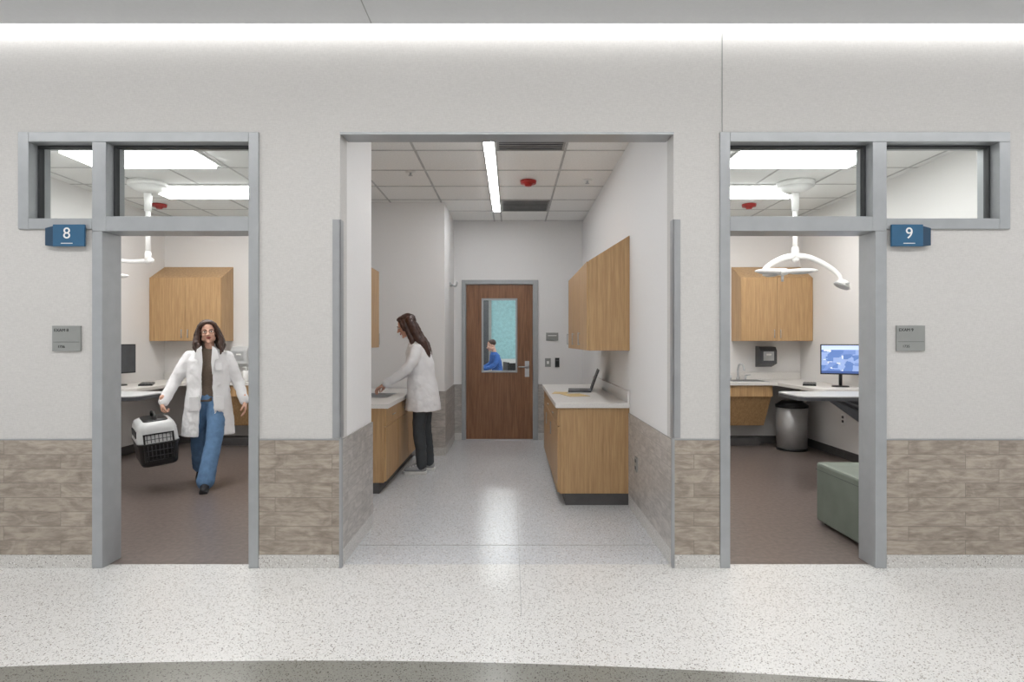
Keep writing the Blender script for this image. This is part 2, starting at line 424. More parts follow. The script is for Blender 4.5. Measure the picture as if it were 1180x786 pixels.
# beyond door
B('floor_beyond',-4,4,8.49,16.2,-.08,0,TERR2)
B('ceiling_beyond',-4,4,8.49,16.2,3.05,3.1,CTILE)
B('wall_beyond_back',-4,4,16.1,16.2,0,3.05,W_ROOM)
b=MB(); b.box(-.55,3,16.08,16.1,.9,2.7,TEAL); b.obj('wall_panel_teal')
b=MB(); b.box(-.80,-.62,15.9,16.09,0,3.05,DARKG); b.box(-.62,-.55,15.9,16.09,0,3.05,SIGNG); b.obj('trim_column')
B('wall_beyond_left',-4.1,-4,8.49,16.2,0,3.1,W_ROOM); B('wall_beyond_right',4,4.1,8.49,16.2,0,3.1,W_ROOM)
for x,y in ((-.5,11),(-.4,14.2),(1.5,12.5)):
    b=MB(); b.box(x-.6,x+.6,y-.3,y+.3,3.02,3.045,WHITE); b.box(x-.58,x+.58,y-.28,y+.28,3.005,3.021,E_BEY); b.obj('ceiling_light_troffer')

# ---------------------------------------------------------------- alcove right casework
b=MB()
b.box(.40,.984,5.02,7.15,.10,.819,WOOD); b.box(.45,.984,5.035,7.14,0,.10,KICK)
for y0,y1 in ((5.03,5.73),(5.735,6.43),(6.435,7.14)):
    b.box(.382,.40,y0+.003,y1-.003,.11,.66,WOOD); b.box(.382,.40,y0+.003,y1-.003,.667,.812,WOOD)
    b.cyl((.365,(y0+y1)/2-.06,.74),(.365,(y0+y1)/2+.06,.74),.005,.005,STEEL,8); b.cyl((.365,y1-.06,.5),(.365,y1-.06,.62),.005,.005,STEEL,8)
b.obj('base_cabinet',bevel=.002)
b=MB(); b.box(.362,.984,4.99,7.18,.82,.862,TOP); b.box(.963,.984,4.99,7.18,.862,.965,TOP); b.obj('countertop',bevel=.004)
b=MB(); b.prism([(.645,1.30),(.984,1.30),(.984,2.264),(.645,2.053)],'y',5.01,6.63,WOOD)
for y0,y1 in ((5.012,5.548),(5.552,6.088),(6.092,6.628)):
    b.box(.625,.644,y0+.002,y1-.002,1.302,2.045,WOOD)
    b.cyl((.607,y1-.05,1.34),(.607,y1-.05,1.46),.005,.005,STEEL,8); b.cyl((.607,y1-.05,1.35),(.626,y1-.05,1.35),.004,.004,STEEL,8); b.cyl((.607,y1-.05,1.45),(.626,y1-.05,1.45),.004,.004,STEEL,8)
b.obj('wall_cabinet',bevel=.002)
e=empty('laptop',(.70,6.20,.8625),(0,0,math.radians(-96)))
b=MB(); b.box(-.165,.165,-.115,.115,.0,.016,DARKG); b.box(-.14,.14,-.0,.09,.016,.018,BLACK); b.obj('base',e,bevel=.003)
b=MB(); b.box(-.165,.165,-.006,.006,0,.225,DARKG); b.box(-.155,.155,-.008,-.006,.01,.215,BLACK); b.obj('screen',e,bevel=.002,loc=(0,.115,.014),rot=(math.radians(-20),0,0))
b=MB(); b.M=Matrix.Translation((.60,5.72,.8625))@Matrix.Rotation(.25,4,'Z'); b.box(-.10,.10,-.14,.14,0,.003,PAPER); b.M=Matrix.Translation((.48,5.95,.8625))@Matrix.Rotation(-.2,4,'Z'); b.box(-.07,.07,-.10,.10,0,.004,PAPER); b.obj('paper_sheets')

# ---------------------------------------------------------------- alcove left casework + sink
b=MB(); b.box(-1.749,-1.155,5.40,7.185,.10,.77,WOOD); b.box(-1.749,-1.20,5.41,7.185,0,.10,KICK)
for y0,y1 in ((5.41,5.98),(5.985,6.58),(6.585,7.18)):
    b.box(-1.155,-1.137,y0+.003,y1-.003,.11,.60,WOOD); b.box(-1.155,-1.137,y0+.003,y1-.003,.607,.765,WOOD)
    b.cyl((-1.12,(y0+y1)/2-.06,.69),(-1.12,(y0+y1)/2+.06,.69),.005,.005,STEEL,8)
b.obj('base_cabinet',bevel=.002)
b=MB()
for a in ((-1.749,-1.115,5.38,6.0),(-1.749,-1.62,6.0,6.5),(-1.25,-1.115,6.0,6.5),(-1.749,-1.115,6.5,7.185)): b.box(*a,.772,.812,TOP)
b.box(-1.749,-1.73,5.38,7.185,.812,.91,TOP); b.obj('countertop')
b=MB(); b.box(-1.62,-1.25,6.0,6.5,.775,.779,STEEL)
for a in ((-1.62,-1.61,6.0,6.5),(-1.26,-1.25,6.0,6.5),(-1.62,-1.25,6.0,6.01),(-1.62,-1.25,6.49,6.5)): b.box(*a,.779,.815,STEEL)
b.obj('sink')
b=MB(); b.cyl((-1.67,6.25,.812),(-1.67,6.25,.83),.03,.028,STEEL); b.smoothchain([(-1.67,6.25,.83),(-1.67,6.25,.97),(-1.62,6.25,1.05),(-1.53,6.25,1.04),(-1.50,6.25,.97)],.012,STEEL); b.cyl((-1.67,6.16,.812),(-1.67,6.16,.87),.014,.012,STEEL); b.cyl((-1.67,6.34,.812),(-1.67,6.34,.87),.014,.012,STEEL); b.obj('faucet')
b=MB(); b.prism([(-1.44,1.31),(-1.749,1.31),(-1.749,2.32),(-1.44,2.13)],'y',5.4,6.40,WOOD)
for y0,y1 in ((5.402,5.9),(5.904,6.398)): b.box(-1.439,-1.42,y0,y1,1.312,2.12,WOOD); b.cyl((-1.405,y1-.05,1.34),(-1.405,y1-.05,1.46),.005,.005,STEEL,8)
b.obj('wall_cabinet',bevel=.002)

def plate(x,y,z,w,h,mat,face='-y',d=.012):
    b=MB()
    if face=='-y': b.box(x-w/2,x+w/2,y-d,y,z-h/2,z+h/2,mat)
    else: b.box(x-d,x,y-w/2,y+w/2,z-h/2,z+h/2,mat)
    return b
b=plate(.56,8.35,1.44,.17,.11,SIGNG); b.box(.50,.62,8.334,8.338,1.45,1.46,WHITE); b.obj('door_sign')
b=plate(.50,8.35,1.08,.08,.12,SIGNG); b.box(.485,.515,8.332,8.338,1.06,1.10,WHITE); b.obj('light_switch')
b=plate(.63,8.35,1.08,.06,.13,BLACK); b.box(.61,.65,8.334,8.338,1.1,1.12,DARKG); b.obj('card_reader')
b=plate(.975,4.69,.415,.075,.115,SIGNG,'x',.008)
b.box(.964,.967,4.675,4.705,.43,.455,DARKG); b.box(.964,.967,4.675,4.705,.375,.40,DARKG); b.obj('electrical_outlet')
b=MB(); b.box(-.81,-.795,7.75,7.95,2.10,2.14,STEEL); b.smoothchain([(-.80,7.8,2.12),(-.74,7.8,2.10),(-.72,7.8,2.15)],.008,STEEL); b.smoothchain([(-.80,7.9,2.12),(-.74,7.9,2.10),(-.72,7.9,2.15)],.008,STEEL); b.obj('coat_hook')

def idsign(x,z,num,room):
    e=empty('room_sign',(x,FR-.0005,z))
    b=MB(); b.box(-.086,.086,-.012,0,-.077,.077,SIGNG); b.box(-.08,.08,-.0135,-.012,-.022,-.020,DARKG); b.obj('plate',e,bevel=.002)
    text('label','EXAM '+num,.026,(-.03,-.0125,.05),(math.pi/2,0,0),BLACK,e); text('number',room,.022,(-.03,-.0125,-.05),(math.pi/2,0,0),BLACK,e)
idsign(-2.708,1.395,'8','1736'); idsign(2.424,1.397,'9','1735')
def flag(x,s,num):
    e=empty('blue_number_sign',(x,FR-.0005,2.018))
    b=MB(); b.box(0,.19*s,-.036,-.022,-.066,.066,BLUE)
    b.prism([(0,.058),(-.05*s,.045),(-.05*s,-.06),(0,-.066)],'y',-.032,-.020,BLUED); b.box(.02*s,.16*s,-.022,0,-.055,.03,BLUED); b.obj('panel',e,bevel=.002)
    text('digit',num,.095,(.085*s,-.0365,.01),(math.pi/2,0,0),WHITE,e)
    b=MB(); b.box(.05*s,.12*s,-.0375,-.036,-.050,-.046,WHITE); b.obj('underline',e)
flag(-2.772,1,'8'); flag(2.482,-1,'9')

# ---------------------------------------------------------------- exam room casework (mirrored)
def examcase(s,xw):
    def X(u): return xw-s*(u+.0015)
    b=MB(); b.prism([(7.77,1.38),(8.099,1.38),(8.099,2.38),(7.77,2.205)],'x',min(X(0),X(.93)),max(X(0),X(.93)),WOOD)
    for u0,u1 in ((.004,.463),(.467,.926)):
        b.box(X(u0),X(u1),7.75,7.768,1.382,2.20,WOOD)
    for u in (.425,.505): b.cyl((X(u),7.735,1.42),(X(u),7.735,1.53),.005,.005,STEEL,8); b.cyl((X(u),7.735,1.43),(X(u),7.752,1.43),.004,.004,STEEL,8); b.cyl((X(u),7.735,1.52),(X(u),7.752,1.52),.004,.004,STEEL,8)
    b.obj('wall_cabinet',bevel=.002)
    b=MB(); b.prism([(X(0),8.099),(X(2.1),8.099),(X(2.1),7.5),(X(.68),7.5),(X(.60),7.42),(X(.60),6.55),(X(.52),6.45),(X(0),6.45)],'z',.822,.862,TOP)
    b.box(X(0),X(2.1),8.08,8.099,.862,.96,TOP); b.obj('countertop',bevel=.004)
    b=MB(); b.box(X(.62),X(2.08),7.53,7.55,.68,.82,WOOD); b.prism([(7.56,.70),(7.80,.28),(7.82,.28),(7.60,.70)],'x',min(X(.62),X(2.08)),max(X(.62),X(2.08)),WOOD); b.box(X(2.06),X(2.08),7.55,8.085,.1,.82,WOOD); b.box(X(.62),X(.64),7.82,8.085,.28,.82,WOOD); b.box(X(.62),X(2.08),7.9,8.085,.0,.10,KICK); b.obj('base_cabinet')
    b=MB(); b.box(X(0),X(.5),6.55,6.59,.76,.82,DARKG); b.prism([(X(0),.45),(X(.04),.45),(X(.5),.78),(X(0),.78)],'y',6.56,6.58,DARKG); b.obj('desk_bracket')
    sx=X(.88)
    b=MB(); b.box(sx-.24,sx+.24,7.58,7.95,.862,.868,STEEL); b.box(sx-.20,sx+.20,7.62,7.90,.868,.870,DARKG); b.obj('sink')
    b=MB(); b.cyl((sx,8.0,.863),(sx,8.0,.90),.026,.02,STEEL); b.smoothchain([(sx,8.0,.88),(sx,8.0,1.01),(sx+.01,7.96,1.07),(sx+.02,7.88,1.06),(sx+.025,7.85,1.0)],.013,STEEL)
    for d in (-.1,.1): b.cyl((sx+d,8.0,.863),(sx+d,8.0,.92),.015,.013,STEEL); b.cyl((sx+d,8.0,.92),(sx+d*1.6,7.97,.93),.009,.008,STEEL)
    b.obj('faucet')
    u1=1.24; r=.10; pts=[(X(0),5.5)]
    for k in range(7):
        a=-math.pi/2+k*math.pi/12; pts.append((X(u1-r+r*math.cos(a)),5.5+r+r*math.sin(a)))
    for k in range(7):
        a=k*math.pi/12; pts.append((X(u1-r+r*math.cos(a)),6.05-r+r*math.sin(a)))
    pts.append((X(0),6.05))
    b=MB(); b.prism(pts,'z',.826,.860,DARKG); b.prism(pts,'z',.860,.872,LGREY)
    b.box(X(0),X(.03),5.55,6.0,.45,.83,DARKG)
    for y in (5.6,5.95): b.cyl((X(.02),y,.5),(X(.75),y,.83),.015,.015,DARKG,10)
    b.obj('exam_table',bevel=.002)
    b=MB(); b.box(X(0),X(.01),7.0,7.08,.40,.52,WHITE); b.box(X(.01),X(.013),7.02,7.06,.42,.45,DARKG); b.box(X(.01),X(.013),7.02,7.06,.47,.50,DARKG); b.obj('electrical_outlet')
    b=MB(); b.M=Matrix.Translation((X(.38),7.08,.8625))@Matrix.Rotation(s*1.1,4,'Z'); b.box(-.20,.20,-.07,.07,0,.018,BLACK)
    for i in range(4): b.box(-.19,.19,-.06+i*.032,-.035+i*.032,.018,.022,DARKG)
    b.obj('keyboard')
examcase(1,3.90); examcase(-1,-4.70)

def monitor(loc,rz,on):
    e=empty('computer_monitor',loc,(0,0,rz))
    b=MB(); b.box(-.205,.205,-.015,.02,.14,.48,BLACK); b.obj('housing',e,bevel=.004)
    b=MB(); b.cyl((0,.05,.012),(0,.05,.30),.018,.018,BLACK); b.box(-.03,.03,.02,.06,.25,.33,BLACK); b.cyl((0,.04,0),(0,.04,.012),.09,.085,BLACK,28); b.obj('stand',e)
    if on:
        m,nt,bs=newmat('screen_image')
        tc=nt.nodes.new('ShaderNodeTexCoord'); sp=nt.nodes.new('ShaderNodeSeparateXYZ'); nt.links.new(tc.outputs['Generated'],sp.inputs[0])
        vo=nt.nodes.new('ShaderNodeTexVoronoi'); vo.inputs['Scale'].default_value=6; vo.distance='CHEBYCHEV'; nt.links.new(tc.outputs['Generated'],vo.inputs['Vector'])
        s2=nt.nodes.new('ShaderNodeSeparateColor'); nt.links.new(vo.outputs['Color'],s2.inputs[0])
        c=ramp(nt,s2.outputs[0],[(0,(90,120,178)),(.3,(140,162,204)),(.6,(110,136,190)),(.8,(214,220,232))],True)
        top=math_(nt,'GREATER_THAN',sp.outputs[2],.84); c=mix(nt,top,c,lin((190,205,230)))
        bot=math_(nt,'LESS_THAN',sp.outputs[2],.08); c=mix(nt,bot,c,lin((60,84,140)))
        nt.links.new(c,bs.inputs['Base Color']); nt.links.new(c,bs.inputs['Emission Color']); bs.inputs['Emission Strength'].default_value=.6
    else: m=DARKG
    b=MB(); b.box(-.193,.193,-.018,-.015,.155,.468,m); b.obj('screen',e)
monitor((3.70,6.74,.8625),math.radians(-26),True)
monitor((-4.53,6.95,.8625),math.radians(84),False)
for x,col in ((3.40,DARKG),(-3.62,LGREY)):
    b=MB(); b.prism([(8.099,1.03),(7.93,1.08),(7.93,1.25),(7.97,1.30),(8.099,1.31)],'x',x-.11,x+.11,col); b.box(x-.07,x+.07,7.926,7.93,1.12,1.24,STEEL); b.cyl((x-.03,7.925,1.20),(x+.03,7.925,1.20),.012,.012,WHITE,12); b.obj('paper_towel_dispenser',bevel=.006)
b=MB(); b.cyl((-3.40,7.65,.863),(-3.40,7.65,1.0),.035,.035,WHITE); b.cyl((-3.40,7.65,1.0),(-3.40,7.65,1.05),.01,.01,WHITE); b.cyl((-3.40,7.65,1.045),(-3.43,7.61,1.045),.008,.006,WHITE); b.obj('soap_bottle')
b=MB(); n=28; cx,cy=3.56,7.62
b.cyl((cx,cy,0),(cx,cy,.03),.185,.185,BLACK,n); b.cyl((cx,cy,.03),(cx,cy,.54),.18,.19,BINS,n); b.cyl((cx,cy,.54),(cx,cy,.57),.195,.195,BLACK,n); b.cyl((cx,cy,.57),(cx,cy,.62),.19,.12,BLACK,n); b.obj('trash_can')
e=empty('ottoman',(2.6225,4.245,0))
b=MB(); b.box(-.3075,.3075,-.315,.315,.02,.46,GREEN); b.obj('cushion_block',e,bevel=.018)
b=MB()
for x in (-.25,.25):
    for y in (-.26,.26): b.cyl((x,y,0),(x,y,.022),.02,.02,BLACK,10)
b.obj('feet',e)
b=MB(); b.box(-.309,.309,-.3165,.3165,.405,.408,DARKG); b.obj('seam',e)

# ---------------------------------------------------------------- surgical lights
def slight(x,y,kind):
    e=empty('surgical_exam_light',(x,y,CU))
    b=MB(); b.cyl((0,0,0),(0,0,-.05),.19,.185,WHITE,32); b.cyl((0,0,-.05),(0,0,-.11),.185,.08,WHITE,32); b.cyl((0,0,-.1),(0,0,-.30),.04,.034,WHITE,20); b.cyl((0,0,-.3),(0,0,-.76),.024,.024,WHITE,16); b.cyl((0,0,-.42),(0,0,-.47),.034,.034,LGREY,16); b.obj('ceiling_column',e)
    if kind==9:
        b=MB(); b.chain([(0,0,-.70),(0,0,-.80)],[.035,.038],WHITE)
        b.smoothchain([(0,0,-.77),(-.12,0,-.79),(-.26,-.05,-.85),(-.36,-.08,-.92)],[.032,.030,.026,.022],WHITE)
        b.smoothchain([(0,0,-.77),(.14,-.02,-.79),(.30,-.06,-.88),(.40,-.10,-.98),(.42,-.12,-1.06)],[.032,.028,.026,.025,.022],WHITE)
        b.obj('spring_arms',e)
        b=MB()
        for a in (100,195,335):
            t=math.radians(a); c=Vector((-.18,-.1,-.95)); d=Vector((math.cos(t),math.sin(t),0))
            b.ell(c+d*.16,(.17,.065,.026),WHITE,rot=(0,0,t)); b.ell(c+d*.17+Vector((0,0,-.014)),(.12,.045,.018),LGREY,rot=(0,0,t))
        b.ell((-.18,-.1,-.95),(.07,.07,.038),WHITE); b.chain([(-.36,-.08,-.92),(-.18,-.1,-.93)],.017,WHITE); b.cyl((-.18,-.1,-.97),(-.18,-.1,-1.05),.015,.012,LGREY)
        b.obj('lamp_head_large',e)
        b=MB(); b.M=Matrix.Translation((.42,-.14,-1.08))@Matrix.Rotation(.5,4,'Y'); b.cyl((0,0,.04),(0,0,-.02),.04,.085,WHITE,24); b.cyl((0,0,-.02),(0,0,-.03),.075,.075,LGREY,24); b.cyl((0,-.06,0),(0,-.12,0),.010,.010,LGREY); b.obj('lamp_head_small',e)
    else:
        b=MB(); b.chain([(0,0,-.74),(0,0,-.82),(.03,0,-.82)],[.03,.034,.03],WHITE); b.smoothchain([(.03,0,-.82),(-.18,0,-.83),(-.38,-.04,-.82),(-.44,-.05,-.90)],[.022,.022,.02,.018],WHITE); b.obj('spring_arms',e)
        b=MB(); 
        for a in (20,140,260):
            t=math.radians(a); c=Vector((-.42,-.05,-.98)); d=Vector((math.cos(t),math.sin(t),0)); b.ell(c+d*.1,(.12,.055,.025),WHITE,rot=(0,0,t))
        b.ell((-.42,-.05,-.97),(.06,.06,.05),WHITE); b.cyl((-.42,-.05,-1.0),(-.42,-.05,-1.09),.014,.012,LGREY); b.smoothchain([(-.36,-.1,-.96),(-.28,-.12,-1.02),(-.30,-.12,-1.12)],.012,WHITE); b.obj('lamp_head',e)
slight(2.98,6.3,9); slight(-3.83,6.3,8)

# ---------------------------------------------------------------- people materials
SKIN=plain('skin',(220,174,152),.5,var=.03,nscale=30); LIP=plain('lips',(172,88,84),.45)
HAIR1=woodmat('hair_dark_brown',(34,22,18),(76,50,38),.45); HAIR2=woodmat('hair_brown',(40,25,22),(78,50,40),.45)
COAT=plain('lab_coat_white',(238,238,240),.8,var=.015); JEAN=plain('denim_blue',(98,132,170),.85,var=.08,nscale=18)
SWEAT=plain('sweater_taupe',(112,98,86),.85,var=.08,nscale=120); SLACK=plain('trousers_charcoal',(66,70,74),.85); EYEW=plain('eye_white',(235,232,228),.3); EYED=plain('eye_dark',(40,28,22),.2); SPEC=plain('spectacle_frame',(92,60,52),.3)
SHB=plain('shoe_black',(30,30,34),.5); SHG=plain('sneaker_grey',(150,152,154),.7); SHW=plain('sneaker_sole',(228,228,226),.6); BSH=plain('shirt_blue',(56,104,180),.85)

def head(e,M,hairmat,glasses=False):
    b=MB(); b.M=M
    b.ell((0,.012,.035),(.073,.092,.085),SKIN); b.ell((0,-.02,-.02),(.060,.070,.085),SKIN); b.ell((0,-.045,-.075),(.036,.036,.032),SKIN)
    b.ell((0,-.074,-.098),(.018,.014,.014),SKIN)
    for s in (-1,1):
        b.ell((s*.036,-.058,-.022),(.022,.024,.024),SKIN); b.ell((s*.073,.008,-.004),(.009,.018,.030),SKIN); b.ell((s*.045,-.01,-.062),(.02,.04,.028),SKIN)
        b.ell((s*.030,-.080,.024),(.026,.010,.007),SKIN)
    b.chain([(0,-.086,.016),(0,-.100,-.014),(0,-.108,-.026)],[.008,.009,.0115],SKIN); b.ell((.010,-.094,-.028),.008,SKIN); b.ell((-.010,-.094,-.028),.008,SKIN)
    b.chain([(0,.02,-.05),(0,.03,-.14)],[.050,.048],SKIN)
    b.blob('face',e,.0045,3)
    b=MB(); b.M=M
    for s in (-1,1):
        b.ell((s*.030,-.081,.005),(.0145,.010,.0075),EYEW); b.ell((s*.030,-.0895,.005),(.006,.0035,.006),EYED)
        b.chain([(s*.014,-.091,.025),(s*.030,-.094,.030),(s*.046,-.083,.026)],[.002,.0028,.0015],hairmat,n=8)
        b.chain([(s*.016,-.090,.0125),(s*.030,-.093,.0135),(s*.044,-.086,.011)],.0014,EYED,n=6)
    b.obj('eyes',e)
    b=MB(); b.M=M; b.chain([(-.022,-.084,-.052),(-.008,-.092,-.053),(.008,-.092,-.053),(.022,-.084,-.052)],[.003,.0058,.0058,.003],LIP,n=8); b.chain([(-.014,-.086,-.060),(0,-.092,-.062),(.014,-.086,-.060)],[.004,.0068,.004],LIP,n=8); b.obj('lips',e)
    if glasses:
        b=MB(); b.M=M
        for s in (-1,1):
            ps=[(s*.032+.023*math.cos(a*math.pi/8),-.103,.004+.018*math.sin(a*math.pi/8)) for a in range(17)]; b.chain(ps,.0015,SPEC,n=6)
            b.chain([(s*.055,-.102,.010),(s*.076,-.06,.010),(s*.080,.01,.006)],.0013,SPEC,n=6)
        b.chain([(-.009,-.104,.008),(.009,-.104,.008)],.0013,SPEC,n=6); b.obj('glasses',e)

def hand(e,M,curl=(.35,.5,.4),name='hand',spread=.06):
    b=MB(); b.M=M
    b.chain([(0,0,.05),(0,0,0)],[.027,.023],SKIN)
    b.ell((.004,0,-.045),(.040,.016,.050),SKIN); b.chain([(0,0,0),(.0,0,-.03)],[.022,.022],SKIN)
    for i,(x,L_) in enumerate(((.030,.070),(.010,.078),(-.010,.072),(-.029,.057))):
        p=Vector((x,0,-.075)); a=0; pts=[Vector((x*.7,0,-.04)),p]; rad=[.010,.0092]
        for k,seg in enumerate((.42,.32,.26)):
            a+=curl[k]; p=p+Vector((spread*x/.03*.4,-math.sin(a),-math.cos(a)))*L_*seg*1.12; pts.append(p); rad.append((.0085,.0078,.0066)[k])
        b.chain(pts,rad,SKIN,n=10)
    b.chain([(.022,-.004,-.015),(.044,-.014,-.042),(.050,-.030,-.066),(.044,-.044,-.084)],[.013,.0115,.0095,.0075],SKIN,n=10)
    b.blob(name,e,.0035,2)

def arcring(cx,cy,rx,ry,z,g,t,n=44):
    out=[];inn=[]
    for i in range(n+1):
        a=-math.pi/2+g+(2*math.pi-2*g)*i/n
        c,s=math.cos(a),math.sin(a)
        out.append((cx+rx*c,cy+ry*s,z)); inn.append((cx+(rx-t)*c,cy+(ry-t)*s,z))
    return out+inn[::-1]
def coatbody(b,rings,t=.02):
    b.rings([arcring(*r[:5],r[5],t) for r in rings],COAT)
def bodyloft(b,rings,mat,n=32):
    b.rings([[(cx+rx*math.cos(2*math.pi*i/n),cy+ry*math.sin(2*math.pi*i/n),z) for i in range(n)] for cx,cy,rx,ry,z in rings],mat)

# ---- woman carrying pet carrier
e=empty('woman_walking',(-2.94,5.80,0),(0,0,math.radians(22)))
HM=Matrix.Translation((0,-.055,1.462))@Matrix.Rotation(math.radians(-5),4,'Y')@Matrix.Rotation(math.radians(6),4,'Z')@Matrix.Scale(.95,4)
head(e,HM,HAIR1,True)
b=MB(); b.M=HM
b.ell((0,.034,.048),(.088,.096,.086),HAIR1); b.ell((0,-.020,.096),(.064,.054,.028),HAIR1); b.ell((0,.06,-.04),(.085,.06,.10),HAIR1)
for s in (-1,1):
    b.smoothchain([(s*.010,-.058,.104),(s*.052,-.062,.082),(s*.080,-.040,.035),(s*.092,-.025,-.03),(s*.112,-.035,-.09),(s*.100,-.048,-.15),(s*.115,-.05,-.20)],[.012,.018,.020,.024,.032,.026,.012],HAIR1)
    b.smoothchain([(s*.06,0,.07),(s*.092,.01,.0),(s*.11,.0,-.07),(s*.122,-.01,-.14),(s*.11,-.02,-.19)],[.03,.030,.034,.032,.016],HAIR1)
    b.smoothchain([(s*.04,.06,.03),(s*.075,.07,-.06),(s*.09,.06,-.14),(s*.08,.05,-.20)],[.04,.045,.04,.02],HAIR1)
    b.smoothchain([(s*.095,-.05,-.09),(s*.087,-.07,-.13),(s*.102,-.08,-.18),(s*.09,-.085,-.23)],[.010,.015,.015,.006],HAIR1)
b.blob('hair',e,.0055,2,.010,.03)
b=MB(); bodyloft(b,[(0,0,.145,.10,.80),(0,0,.135,.092,.95),(0,-.008,.145,.102,1.10),(0,-.005,.155,.095,1.20),(0,0,.11,.07,1.27),(0,-.005,.058,.055,1.31),(0,-.015,.052,.052,1.37)],SWEAT)
b.ell((-.065,-.075,1.13),(.06,.05,.06),SWEAT); b.ell((.065,-.075,1.13),(.06,.05,.06),SWEAT); b.ell((0,-.018,1.365),(.057,.057,.014),SWEAT)
b.blob('sweater',e,.007,4)
b=MB(); b.ell((0,.005,.84),(.150,.105,.11),JEAN)
b.smoothchain([(.075,0,.82),(.075,-.09,.62),(.06,-.16,.44),(.025,-.23,.24),(-.0,-.28,.085)],[.095,.085,.074,.074,.080],JEAN)
b.smoothchain([(-.075,.01,.82),(-.078,0,.62),(-.085,.02,.45),(-.09,.10,.28),(-.085,.18,.15)],[.095,.085,.074,.070,.074],JEAN)
b.blob('jeans',e,.008,4,.010,.06)
b=MB(); b.chain([(0,-.255,.07),(0,-.25,.038)],[.036,.034],SHB); b.smoothchain([(0,-.25,.038),(-.003,-.34,.040),(-.01,-.43,.028)],[.036,.038,.026],SHB)
b.box(-.040,.030,-.445,-.225,0.0,.022,SHB)
b.chain([(-.085,.17,.12),(-.085,.18,.09)],[.034,.034],SHB); b.smoothchain([(-.085,.185,.095),(-.087,.11,.050),(-.09,.03,.026)],[.034,.036,.024],SHB)
b.blob('shoes',e,.006,2)
b=MB(); coatbody(b,[(0,.0,.235,.180,.475,.34),(0,.0,.222,.168,.62,.31),(0,0,.205,.150,.78,.28),(0,0,.186,.135,.93,.26),(0,-.005,.188,.140,1.08,.26),(0,0,.196,.130,1.19,.30),(0,.005,.178,.108,1.25,.36),(0,.01,.125,.085,1.29,.50),(0,.015,.082,.072,1.32,.7),(0,.02,.075,.070,1.36,.9)])
b.smoothchain([(-.155,.0,1.225),(-.215,-.0,1.13),(-.285,.0,1.0),(-.33,-.05,.90),(-.365,-.09,.815)],[.066,.062,.056,.050,.046],COAT)
b.smoothchain([(.155,.0,1.225),(.205,.01,1.12),(.25,.03,1.0),(.285,.0,.90),(.315,-.04,.80)],[.066,.062,.056,.050,.046],COAT)
b.blob('lab_coat',e,.008,3,.018,.07)
b=MB()
for s in (-1,1):
    b.prism([(s*.045,1.335),(s*.085,1.30),(s*.105,1.215),(s*.075,1.20),(s*.045,1.06),(s*.036,1.18)],'y',-.160,-.145,COAT)
    b.prism([(s*.07,.86),(s*.15,.86),(s*.15,.72),(s*.07,.72)],'y',-.158,-.146,COAT)
b.box(.07,.13,-.154,-.138,1.10,1.17,COAT); b.obj('lapels_pockets',e,bevel=.004)
MR=Matrix.Translation((-.375,-.10,.808))@Matrix(((0,-1,0,0),(-1,0,0,0),(0,0,1,0),(0,0,0,1)))@Matrix.Scale(.95,4)
hand(e,MR,(.9,1.1,.9),'hand_right')
ML=Matrix.Translation((.322,-.05,.79))@Matrix(((0,1,0,0),(-1,0,0,0),(0,0,1,0),(0,0,0,1)))@Matrix.Rotation(.1,4,'X')@Matrix.Scale(.95,4)
hand(e,ML,(.30,.35,.3),'hand_left')

# ---- pet carrier
e=empty('pet_carrier',(-3.275,5.53,.278),(math.radians(3),math.radians(-5),math.radians(38)))
def rr(w,l,z,r=.06,n=6,dy=0):
    out=[]
    for cx,cy,a0 in ((w/2-r,l/2-r,0),(-w/2+r,l/2-r,90),(-w/2+r,-l/2+r,180),(w/2-r,-l/2+r,270)):
        for k in range(n+1):
            a=math.radians(a0+90*k/n); out.append((cx+r*math.cos(a),cy+r*math.sin(a)+dy,z))
    return out
b=MB(); b.rings([rr(.27,.42,0),rr(.29,.45,.02),rr(.32,.48,.19),rr(.335,.495,.20),rr(.335,.495,.215)],BLACK,True); b.obj('base_shell',e)
b=MB(); b.rings([rr(.333,.493,.215),rr(.325,.485,.225),rr(.31,.465,.33),rr(.28,.43,.375),rr(.22,.36,.392)],LGREY,True)
for s in (-1,1):
    for k in range(4): b.box(s*.155,s*.166,-.13+k*.075,-.09+k*.075,.255,.315,BLACK)
b.obj('top_shell',e)
b=MB(); b.rings([rr(.20,.32,.385,.04),rr(.19,.31,.402,.04)],BLACK)
b.smoothchain([(0,-.12,.395),(0,-.10,.44),(0,0,.452),(0,.10,.44),(0,.12,.395)],.013,BLACK); b.obj('lid_handle',e)
b=MB()
b.box(-.115,.115,-.246,-.225,.05,.06,BLACK); b.box(-.115,.115,-.246,-.225,.29,.30,BLACK); b.box(-.12,-.105,-.246,-.225,.05,.30,BLACK); b.box(.105,.12,-.246,-.225,.05,.30,BLACK); b.box(-.105,.105,-.230,-.226,.06,.29,BLACK)
for k in range(7): b.cyl((-.09+k*.03,-.242,.055),(-.09+k*.03,-.242,.295),.0035,.0035,DARKG,8)
for k in range(4): b.cyl((-.11,-.242,.10+k*.05),(.11,-.242,.10+k*.05),.003,.003,DARKG,8)
b.obj('door_grille',e)

